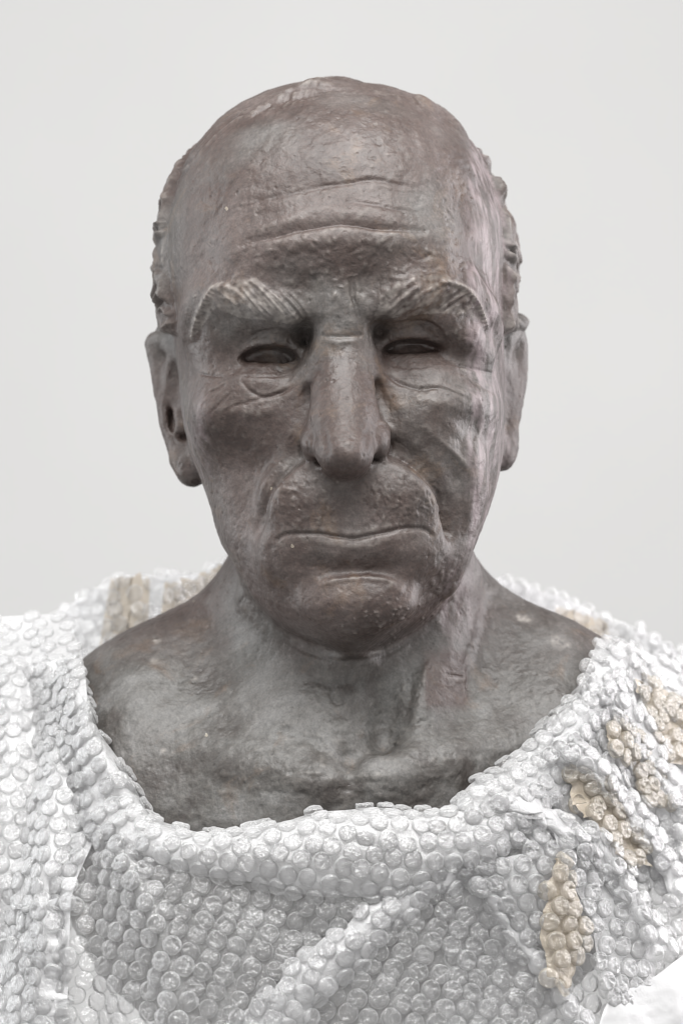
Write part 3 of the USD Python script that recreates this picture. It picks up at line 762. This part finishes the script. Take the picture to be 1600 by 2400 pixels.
# ================================================================ BUBBLE WRAP
def film(name, color, thin, thick, gloss=0.10, edge=1.0, relief=0.55):
    """Clear-to-milky polyethylene: see-through where thin, whitish where seen edge-on; shiny and finely creased."""
    return usdkit.material(stage, L + name, {
        'g': ('geometry', {}),
        'n': ('noise_texture', {'scale': 420.0, 'detail': 3.0, 'roughness': 0.6, 'distortion': 1.2}),
        'nb': ('noise_texture', {'scale': 150.0, 'detail': 3.0, 'distortion': 1.0}),
        'sum': ('math', {'math_type': 'multiply_add', 'value2': 1.6}),
        'b': ('bump', {'strength': relief, 'distance': 0.0012}),
        'lw': ('layer_weight', {'blend': 0.42}),
        'pw': ('math', {'math_type': 'power', 'value2': edge}),
        'op': ('map_range', {'from_min': 0.0, 'from_max': 1.0, 'to_min': thin, 'to_max': thick, 'clamp': True}),
        't': ('transparent_bsdf', {'color': (1, 1, 1)}),
        'd': ('diffuse_bsdf', {'color': color}),
        'tr': ('translucent_bsdf', {'color': color}),
        'dm': ('mix_closure', {'fac': 0.5}),
        'body': ('mix_closure', {}),
        'fr': ('fresnel', {'IOR': 1.7}),
        'gl': ('glossy_bsdf', {'color': (0.97, 0.97, 0.97), 'roughness': gloss}),
        'o': ('mix_closure', {})},
        [('g.position', 'n.vector'), ('g.position', 'nb.vector'), ('n.fac', 'sum.value1'), ('nb.fac', 'sum.value3'), ('sum.value', 'b.height'),
         ('b.normal', 'gl.normal'), ('b.normal', 'fr.normal'), ('b.normal', 'd.normal'),
         ('lw.facing', 'pw.value1'), ('pw.value', 'op.value'), ('op.result', 'body.fac'), ('d.BSDF', 'dm.closure1'), ('tr.BSDF', 'dm.closure2'),
         ('t.BSDF', 'body.closure1'), ('dm.closure', 'body.closure2'),
         ('fr.fac', 'o.fac'), ('body.closure', 'o.closure1'), ('gl.BSDF', 'o.closure2')], surface='o.closure')

WHITE = (0.94, 0.94, 0.945)
F_CLEAR = film('film_clear', WHITE, 0.27, 0.66, 0.08)
B_CLEAR = film('bubble_clear', WHITE, 0.09, 0.95, 0.04, 1.35)
F_MILKY = film('film_layered', WHITE, 0.72, 0.94, 0.14)
B_MILKY = film('bubble_layered', WHITE, 0.11, 0.95, 0.04, 1.35)
F_WHITE = film('film_folded', (0.80, 0.80, 0.805), 0.86, 0.98, 0.2)
B_WHITE = film('bubble_folded', WHITE, 0.18, 0.95, 0.05, 1.35)
F_SMOOTH = film('film_smooth', (0.84, 0.84, 0.845), 0.86, 0.97, 0.3, 1.0, 0.12)
F_TAPE = film('tape_film', (0.66, 0.565, 0.44), 0.74, 0.92, 0.16)
B_TAPE = film('tape_bubble', (0.80, 0.72, 0.60), 0.16, 0.80)

CTRL = np.array([
    (-120, 1450, .135), (0, 1450, .125), (130, 1440, .125), (190, 1550, .085), (0, 1600, .085), (100, 1700, .060), (-120, 1800, .075), (240, 1720, .045),
    (0, 1900, .040), (150, 1900, .020), (330, 1880, .004), (-120, 2200, .040), (0, 2200, .015), (160, 2150, -.012), (400, 1990, -.020), (560, 1960, -.022),
    (800, 1910, -.026), (1000, 1900, -.024), (1110, 1840, -.012), (1200, 1780, .008), (1330, 1660, .045), (1430, 1515, .085), (1500, 1490, .115),
    (1600, 1560, .125), (1720, 1620, .135), (1600, 1750, .080), (1480, 1700, .055), (1400, 1850, .020), (1600, 2000, .040), (1720, 2000, .060),
    (1300, 2000, -.015), (1450, 2100, .004), (1600, 2250, .015), (1300, 2300, -.028), (1500, 2400, -.008), (1720, 2400, .020), (800, 2100, -.040),
    (800, 2400, -.052), (400, 2200, -.034), (400, 2420, -.042), (160, 2420, -.022), (0, 2420, -.004), (1100, 2200, -.036), (1100, 2420, -.046), (-150, 2470, .020)])
TORSO = RBFInterpolator(CTRL[:, :2] / 1000, CTRL[:, 2], kernel='thin_plate_spline', smoothing=1e-5)
# front depth of the bust under the wrap, so that no layer dips into the clay
gu, gv = np.arange(0, 1601, 16), np.arange(1480, 2561, 16)
dep = np.full((len(gv), len(gu)), 9.0)
sel = (nrm[:, 1] < 0.3)
iu, ivv = np.round((uv[sel, 0] - gu[0]) / 16).astype(int), np.round((uv[sel, 1] - gv[0]) / 16).astype(int)
ok = (iu >= 0) & (iu < len(gu)) & (ivv >= 0) & (ivv < len(gv))
np.minimum.at(dep, (ivv[ok], iu[ok]), bv[sel][ok][:, 1])
dep = ndimage.minimum_filter(dep, 3)
def torso(u, v):
    y = TORSO(np.stack([u, v], -1).reshape(-1, 2) / 1000).reshape(u.shape)
    d = ndimage.map_coordinates(dep, [np.clip((v - gv[0]) / 16, 0, len(gv) - 1), np.clip((u - gu[0]) / 16, 0, len(gu) - 1)], order=1, mode='nearest')
    return np.minimum(y, np.where(d < 1, d - 0.004, 9))

def dome(seed, seg=20):
    """One air bubble: steep wall, rounded top, dented and creased."""
    r = random.Random(seed)
    R, Hh = 1.0, 0.70
    prof = [(R, 0.0), (R, Hh * .45), (R * .985, Hh * .70), (R * .94, Hh * .87), (R * .86, Hh * .955), (R * .74, Hh * .985), (R * .58, Hh), (R * .42, Hh), (R * .27, Hh), (R * .13, Hh)]
    a = np.arange(seg) / seg * 2 * np.pi
    pts = [np.stack([q * np.cos(a), q * np.sin(a), np.full(seg, h)], 1) for q, h in prof] + [np.array([[0, 0, Hh]])]
    v = np.vstack(pts)
    f = []
    for i in range(len(prof) - 1):
        for j in range(seg):
            k = (j + 1) % seg
            f += [(i * seg + j, i * seg + k, (i + 1) * seg + k), (i * seg + j, (i + 1) * seg + k, (i + 1) * seg + j)]
    top = len(v) - 1
    i = len(prof) - 1
    f += [(i * seg + j, i * seg + (j + 1) % seg, top) for j in range(seg)]
    up = np.clip(v[:, 2] / Hh, 0, 1)
    for _ in range(r.choice((3, 4, 5, 6))):                      # creases across the top
        t, o = r.uniform(0, math.pi), r.uniform(-.5, .5)
        s = v[:, 0] * math.cos(t) + v[:, 1] * math.sin(t) - o
        w_ = v[:, 1] * math.cos(t) - v[:, 0] * math.sin(t)
        v[:, 2] += up * r.uniform(-.20, .10) * np.exp(-(s / .11) ** 2) * (1 / (1 + np.exp(-(w_ - r.uniform(-.5, .3)) * 9)))
    nn = meshkit.noise(v * 2.2 + seed * 7.3, seed) - .5
    v[:, :2] *= (1 + .16 * nn * up)[:, None]
    v[:, 2] += .22 * up * (meshkit.noise(v * 3.0 + seed * 3.1, seed + 50) - .5)
    if r.random() < .3:                                          # a half-collapsed one
        t = r.uniform(0, 2 * math.pi)
        s = v[:, 0] * math.cos(t) + v[:, 1] * math.sin(t)
        v[:, 2] -= up * .35 * np.clip(s - .1, 0, 1)
        v[:, :2] *= (1 - .10 * up * (s > .2))[:, None]
    return v, np.array(f)
DOMES = [dome(s) for s in range(14)]

def ridge_sum(u, v, ridges):
    out = np.zeros(u.shape)
    q = np.stack([u, v], -1).reshape(-1, 2)
    for pts, h, w in ridges:
        d, _ = cKDTree(spline(pts, 120)).query(q)
        out += (h * np.exp(-(d / w) ** 2)).reshape(u.shape)
    return out

WG = 'bubble wrap sheets packed around the bust'
SHEETS = {}
def sheet(name, label, cat, edge_a, edge_b, mats, off=0.0, ridges=(), bow=0.0, curl=0.0, crease=0.0010, pitch=0.0096, angle=0.0, single=0,
          bubbles=True, y_add=None, seed=1, group=WG, step=0.0013, size=1.0, keep=None, fall=0.0, crumple=0.0, flat=1.0, ragged=0.0):
    """A ruled sheet between two edges of the front elevation, laid over the torso, with its air bubbles."""
    A, B = spline(edge_a, 200), spline(edge_b, 200)
    if ragged:
        rg = np.random.default_rng(seed + 100)
        for E in (A, B):
            E += ragged * ndimage.gaussian_filter1d(rg.normal(0, 1, E.shape), 4, axis=0) * 2.8
    la = np.linalg.norm(np.diff(A, axis=0), axis=1).sum() / 5200
    lb = np.linalg.norm(A - B, axis=1).max() / 5200
    ns, nt = max(int(la / step), 12), max(int(lb / step), 8)
    s = np.linspace(0, 199, ns)
    ai = np.stack([np.interp(s, np.arange(200), A[:, k]) for k in (0, 1)], 1)
    bi = np.stack([np.interp(s, np.arange(200), B[:, k]) for k in (0, 1)], 1)
    t = np.linspace(0, 1, nt)[:, None, None]
    g = ai[None] * (1 - t) + bi[None] * t
    u, v = g[..., 0], g[..., 1]
    y = torso(u, v) if y_add is None else y_add(u, v)
    T = np.linspace(0, 1, nt)[:, None]
    y = y - off - bow * np.sin(np.pi * T) ** 0.7 + curl * np.clip(1 - T / 0.18, 0, 1) ** 2 + fall * T ** 2
    y = y - ridge_sum(u, v, ridges)
    p0 = P(u, v, y)
    y = y - crease * 2.2 * (meshkit.fbm(np.stack([p0[..., 0] * 90, p0[..., 2] * 90, p0[..., 0] * 0 + seed * 9], -1), 3, seed) - .5) \
          - crease * 3.0 * (meshkit.fbm(np.stack([p0[..., 0] * 28, p0[..., 2] * 28, p0[..., 0] * 0 + seed * 5], -1), 2, seed + 7) - .5)
    if crumple:
        rn = meshkit.noise(np.stack([p0[..., 0] * 210, p0[..., 2] * 150, p0[..., 0] * 0 + seed * 3.3], -1), seed + 3) + .5 * meshkit.noise(np.stack([p0[..., 2] * 330, p0[..., 0] * 330, p0[..., 0] * 0 + seed], -1), seed + 4)
        y = y + crumple * 3.0 * np.abs(rn - .75)
    p = P(u, v, y)
    iv = np.arange(nt * ns).reshape(nt, ns)
    f = np.stack([iv[:-1, :-1], iv[:-1, 1:], iv[1:, 1:], iv[1:, :-1]], -1).reshape(-1, 4)
    f = np.vstack([f[:, [0, 1, 2]], f[:, [0, 2, 3]]])
    pv = p.reshape(-1, 3)
    n = vnormals(pv, f)
    if n[:, 1].mean() > 0:
        f, n = f[:, ::-1], -n
    th = thing(name, label, cat, group, loc=tuple(np.round(pv[np.argmin(pv[:, 2])], 4)))
    obj('film', (pv, f), mats[0], th, smooth=True)
    if not bubbles:
        return th
    du = np.r_['1', np.zeros((nt, 1)), np.cumsum(np.linalg.norm(np.diff(p, axis=1), axis=2), 1)]
    dv = np.r_['0', np.zeros((1, ns)), np.cumsum(np.linalg.norm(np.diff(p, axis=0), axis=2), 0)]
    U, V = du - du[:, ns // 2:ns // 2 + 1], dv - dv[nt // 2:nt // 2 + 1]
    q = np.stack([U.ravel(), V.ravel()], 1)
    tree = cKDTree(q)
    r = np.random.default_rng(seed)
    ca, sa = math.cos(angle), math.sin(angle)
    lo, hi = q.min(0) - .02, q.max(0) + .02
    span = np.linalg.norm(hi - lo)
    ii, jj = np.meshgrid(np.arange(-int(span / pitch), int(span / pitch)), np.arange(-int(span / pitch / .866), int(span / pitch / .866)))
    X = (ii + .5 * (jj % 2)) * pitch
    Y = jj * pitch * .866
    lat = np.stack([X * ca - Y * sa, X * sa + Y * ca], -1).reshape(-1, 2) + (lo + hi) / 2
    lat = lat + r.normal(0, pitch * .035, lat.shape)
    d, idx = tree.query(lat)
    idx = np.unique(idx[d < step * 1.2])
    c, nn = pv[idx], n[idx]
    # thin out where gathers would pile bubbles on one another
    order = np.lexsort((c[:, 0], np.round(c[:, 2] / .002)))
    taken = np.zeros(len(c), bool)
    kt = cKDTree(c)
    for k in order:
        if not taken[kt.query_ball_point(c[k], pitch * .66)].any():
            taken[k] = True
    c, nn = c[taken], nn[taken]
    if keep is not None:
        m = keep(Q(c))
        c, nn = c[m], nn[m]
    if crumple and 'roll' not in label:                          # patches turned flat side out
        m = meshkit.noise(c * 55 + seed, seed) > 0.06
        c, nn = c[m], nn[m]
    R = pitch * .468 * size
    def one(k):
        dv_, df_ = DOMES[r.integers(len(DOMES))]
        w = nn[k]
        a = np.cross(w, (0, 0, 1.0)); a /= np.linalg.norm(a) + 1e-9
        b = np.cross(w, a)
        t = r.uniform(0, 2 * np.pi)
        x, yv = a * math.cos(t) + b * math.sin(t), np.cross(w, a * math.cos(t) + b * math.sin(t))
        s_ = R * r.uniform(.95, 1.03)
        hh = s_ * r.uniform(.82, 1.12) * flat
        return c[k] + w * 0.00015 + dv_[:, :1] * s_ * x + dv_[:, 1:2] * s_ * yv + dv_[:, 2:] * hh * w, df_
    cuv = Q(c)
    vis = (cuv[:, 0] > -12) & (cuv[:, 0] < 1612) & (cuv[:, 1] < 2412)
    front_first = np.argsort(np.where(vis, 0, 10) + c[:, 1] - 0.6 * (-nn[:, 1]) * .1)
    singles = [k for k in front_first[:single] if vis[k]]
    rest = [k for k in range(len(c)) if k not in set(singles)]
    for k in singles:
        v_, f_ = one(k)
        obj('bubble', (v_, f_), mats[1], th, smooth=True)
    if rest:
        vs, fs, o = [], [], 0
        for k in rest:
            v_, f_ = one(k)
            vs.append(v_); fs.append(f_ + o); o += len(v_)
        obj('small_bubbles', (np.vstack(vs), np.vstack(fs)), mats[1], th, smooth=True, kind='stuff')
    return th

CL, MK, TP = (F_CLEAR, B_CLEAR), (F_MILKY, B_MILKY), (F_TAPE, B_TAPE)
WH = (F_WHITE, B_WHITE)

# layer against the clay: shows grey in the gaps between the outer layers
sheet('bubble_wrap', 'grey-looking inner layer of bubble wrap seen through the gaps lower right', 'bubble wrap',
      [(1060, 1960), (1250, 1900), (1400, 1900), (1560, 1960), (1700, 2000)], [(1040, 2470), (1250, 2470), (1400, 2470), (1560, 2470), (1700, 2470)], CL, off=0.001, single=120, angle=.35, seed=3)
# big single-layer panel in front
sheet('bubble_wrap', 'clear single-layer bubble wrap panel across the chest with large round bubbles', 'bubble wrap',
      [(120, 1940), (300, 1950), (420, 1990), (560, 2030), (750, 2040), (900, 2050), (1050, 2050), (1128, 2064)],
      [(90, 2470), (280, 2470), (440, 2470), (610, 2470), (820, 2470), (1020, 2470), (1230, 2470), (1420, 2470)], CL, off=0.004,
      ridges=[([(250, 1960), (330, 2100), (390, 2250), (420, 2460)], 0.007, 34), ([(200, 1960), (225, 2150), (235, 2460)], -0.006, 36), ([(600, 2080), (700, 2200), (760, 2400)], -0.004, 90)],
      single=300, angle=.12, seed=5, crease=.0007)
# right-hand edge of that panel, doubled over
sheet('bubble_wrap', 'creased white edge where the chest panel is doubled over, running down right', 'bubble wrap',
      [(1075, 2060), (1150, 2140), (1210, 2230), (1270, 2310), (1360, 2440)], [(1128, 2050), (1195, 2130), (1250, 2215), (1318, 2300), (1425, 2440)], MK, off=0.0052, bow=.0035, ragged=4, single=60, angle=.9, crumple=.0007, flat=.75, seed=8, crease=.0012)
# diagonal double layer
sheet('bubble_wrap', 'white diagonal band of doubled bubble wrap rising from bottom centre to the right', 'bubble wrap',
      [(505, 2450), (645, 2300), (765, 2195), (868, 2115), (970, 2055), (1080, 2000)], [(665, 2450), (750, 2345), (860, 2245), (950, 2150), (1050, 2090), (1130, 2060)], WH, off=0.0050, bow=.004, ragged=7, single=90, angle=.7, crumple=.0007, flat=.75, seed=11, crease=.0009)
sheet('bubble_wrap', 'milky bubble wrap panel left of the beige strip, below the roll', 'bubble wrap',
      [(1085, 2030), (1140, 2110), (1190, 2180), (1226, 2238)], [(1305, 1985), (1298, 2080), (1282, 2150), (1266, 2214)], MK, off=0.006, single=60, angle=.3, seed=13)
# left shoulder
sheet('bubble_wrap', 'white layered bubble wrap covering the shoulder on the left of the photo', 'bubble wrap',
      [(-130, 1455), (-130, 1650), (-130, 1900), (-130, 2150), (-130, 2470)], [(146, 1436), (196, 1556), (210, 1700), (235, 1900), (166, 2120), (160, 2300), (150, 2470)], WH, off=0.006,
      ridges=[([(150, 1600), (120, 1850), (90, 2100), (70, 2460)], .010, 45), ([(40, 1560), (10, 1800), (-20, 2100)], .008, 45), ([(165, 2080), (158, 2250), (140, 2460)], .006, 22), ([(60, 1500), (80, 1700), (60, 2000)], -.006, 35)],
      single=0, angle=.4, crumple=.0007, flat=.75, seed=17, crease=.0020, pitch=.0092)
sheet('bubble_wrap', 'folded white lobe of bubble wrap at the bottom left corner', 'bubble wrap',
      [(10, 2470), (-6, 2330), (30, 2200), (70, 2120)], [(160, 2470), (152, 2330), (148, 2220), (128, 2110)], MK, off=0.012, bow=.008, ragged=7, single=40, angle=.2, crumple=.0007, flat=.75, seed=19, crease=.0015)
# right shoulder
sheet('bubble_wrap', 'white layered bubble wrap covering the shoulder on the right of the photo', 'bubble wrap',
      [(1400, 1500), (1360, 1600), (1290, 1720), (1200, 1830), (1180, 1960)], [(1720, 1590), (1720, 1700), (1720, 1850), (1720, 1980), (1720, 2150)], WH, off=0.005,
      ridges=[([(1400, 1560), (1470, 1700), (1560, 1860), (1680, 2000)], .008, 30), ([(1540, 1540), (1640, 1700)], .006, 40)], single=0, angle=.5, crumple=.0007, flat=.75, seed=23, crease=.0018, pitch=.0092)
# beige tape stuck over the wrap, bubbles showing through
def tape(label, a, b, **k):
    sheet('packing_tape', label, 'packing tape', a, b, k.pop('mats', TP), ragged=6, group='beige packing tape on the wrap', **k)
tape('beige tape patch at the far right edge, highest of those on the right', [(1486, 1596), (1530, 1690), (1570, 1790)], [(1560, 1620), (1640, 1720), (1640, 1800)], off=.010, single=20, seed=29, crease=.0012)
tape('long beige tape strip slanting down between two white folds, right of the roll', [(1436, 1668), (1424, 1720), (1470, 1790), (1515, 1868)], [(1470, 1672), (1510, 1760), (1552, 1830), (1566, 1892)], off=.011, single=30, seed=31, crease=.0014)
tape('ragged beige tape patch below the long strip, ending in a torn tip', [(1330, 1806), (1340, 1866), (1408, 1950), (1474, 2030)], [(1400, 1816), (1456, 1886), (1506, 1970), (1516, 2040)], off=.012, single=25, seed=37, crease=.0018)
tape('tall beige tape strip lower right with warm bubbles, next to the milky panel', [(1302, 2010), (1290, 2090), (1268, 2180), (1282, 2270), (1322, 2320)], [(1308, 2008), (1338, 2070), (1368, 2160), (1352, 2250), (1330, 2322)], off=.012, bow=.003, single=30, seed=41, crease=.0012, angle=.4)
# folds crossing the right side
sheet('bubble_wrap', 'white fold of bubble wrap between the two long beige tape pieces', 'bubble wrap',
      [(1306, 1772), (1392, 1838), (1470, 1926), (1524, 2010), (1580, 2130)], [(1352, 1738), (1436, 1800), (1506, 1890), (1568, 1985), (1630, 2100)], MK, off=.010, bow=.005, ragged=6, single=50, angle=.8, crumple=.0007, flat=.75, seed=43, crease=.0016)
sheet('bubble_wrap', 'narrow white fold of bubble wrap near the right edge, between beige tapes', 'bubble wrap',
      [(1400, 1640), (1450, 1690), (1510, 1790), (1570, 1900), (1600, 1990)], [(1462, 1590), (1530, 1690), (1580, 1790), (1620, 1880), (1660, 1970)], WH, off=.010, bow=.006, ragged=6, single=30, angle=.8, crumple=.0007, flat=.75, seed=47, crease=.0016)
sheet('bubble_wrap', 'milky bubble wrap panel at lower right, right of the tall beige strip', 'bubble wrap',
      [(1296, 1950), (1336, 2060), (1384, 2160), (1404, 2270), (1440, 2350)], [(1420, 1950), (1480, 2060), (1530, 2170), (1536, 2270), (1520, 2330)], MK, off=.009, single=80, angle=.3, seed=53,
      ridges=[([(1400, 1960), (1470, 2080), (1540, 2230)], .006, 22)])
sheet('bubble_wrap', 'thick creased ridge of bubble wrap running from the roll to the right edge', 'bubble wrap',
      [(1150, 1890), (1250, 1920), (1340, 1985), (1420, 2070), (1520, 2220)], [(1240, 1858), (1316, 1902), (1386, 1972), (1456, 2062), (1570, 2220)], WH, off=.009, bow=.005, ragged=7, single=50, angle=.6, crumple=.0007, flat=.75, seed=59, crease=.0018)
sheet('plastic_film', 'smooth white plastic film without bubbles at the bottom right corner', 'plastic film',
      [(1396, 2470), (1424, 2350), (1530, 2292), (1600, 2240), (1700, 2180)], [(1480, 2490), (1520, 2480), (1600, 2480), (1660, 2470), (1720, 2460)], (F_SMOOTH, B_WHITE), off=.010, bow=.004, bubbles=False, crumple=.0002, flat=.75, seed=61, crease=.0014, group=None)
# rolled collar round the neckline, lying on top of everything
sheet('bubble_wrap', 'thick white roll of bubble wrap running along the whole neckline', 'bubble wrap',
      [(170, 1530), (212, 1640), (240, 1720), (288, 1800), (330, 1880), (352, 1920), (420, 1944), (480, 1954), (560, 1944), (700, 1916), (800, 1902), (920, 1892), (1000, 1902), (1052, 1886), (1112, 1836), (1202, 1776), (1272, 1706), (1332, 1656), (1386, 1566), (1440, 1500)],
      [(60, 1560), (96, 1690), (130, 1800), (170, 1900), (215, 1970), (270, 1990), (350, 2030), (440, 2050), (540, 2062), (660, 2084), (780, 2106), (900, 2110), (1020, 2080), (1120, 2050), (1210, 1990), (1290, 1910), (1350, 1830), (1400, 1740), (1440, 1660), (1510, 1530)],
      MK, off=.009, bow=.005, fall=.0045, curl=.010, ragged=5, single=300, angle=.2, crumple=.0007, flat=.75, seed=67, crease=.0013, pitch=.0094)
# wrap standing up behind the shoulders
back = lambda u, v: 0.205 + 0.00006 * (v - 1340) * 0 + 0.02 * np.cos(u / 90)
sheet('bubble_wrap', 'bubble wrap standing behind the neck and shoulder at left, out of focus', 'bubble wrap',
      [(20, 1490), (60, 1466), (130, 1432), (200, 1398), (270, 1352), (350, 1346), (450, 1346), (520, 1318), (600, 1300)], [(20, 1640), (60, 1650), (130, 1650), (200, 1650), (270, 1650), (350, 1650), (450, 1650), (520, 1650), (600, 1650)],
      MK, y_add=back, single=0, seed=71, crease=.003, angle=.2)
sheet('bubble_wrap', 'white bubble wrap standing behind the shoulder at right, out of focus', 'bubble wrap',
      [(1020, 1325), (1110, 1342), (1200, 1366), (1300, 1396), (1400, 1436), (1500, 1476), (1600, 1530), (1720, 1580)], [(1020, 1650), (1110, 1650), (1200, 1650), (1300, 1650), (1400, 1650), (1500, 1700), (1600, 1750), (1720, 1800)],
      WH, y_add=back, single=0, seed=73, crease=.003, angle=.2)
back2 = lambda u, v: 0.190 + 0.02 * np.cos(u / 90)
tape('flat beige tape piece on the wrap behind the left shoulder, cut on a slant', [(268, 1354), (310, 1352), (350, 1352)], [(232, 1500), (300, 1500), (345, 1500)], y_add=back2, single=0, seed=79, crease=.002, mats=(F_TAPE, B_WHITE))
tape('beige tape with white bubbles behind the neck at left, ending at the jaw', [(384, 1362), (440, 1356), (500, 1336), (580, 1310)], [(370, 1500), (440, 1480), (500, 1460), (580, 1450)], y_add=back2, single=0, seed=83, crease=.002, mats=(F_TAPE, B_MILKY))
tape('small pale beige tape scrap just above the right shoulder corner', [(1300, 1424), (1360, 1440), (1430, 1462)], [(1300, 1490), (1370, 1520), (1440, 1530)], y_add=back2, single=0, seed=89, crease=.002, mats=(F_TAPE, B_WHITE))
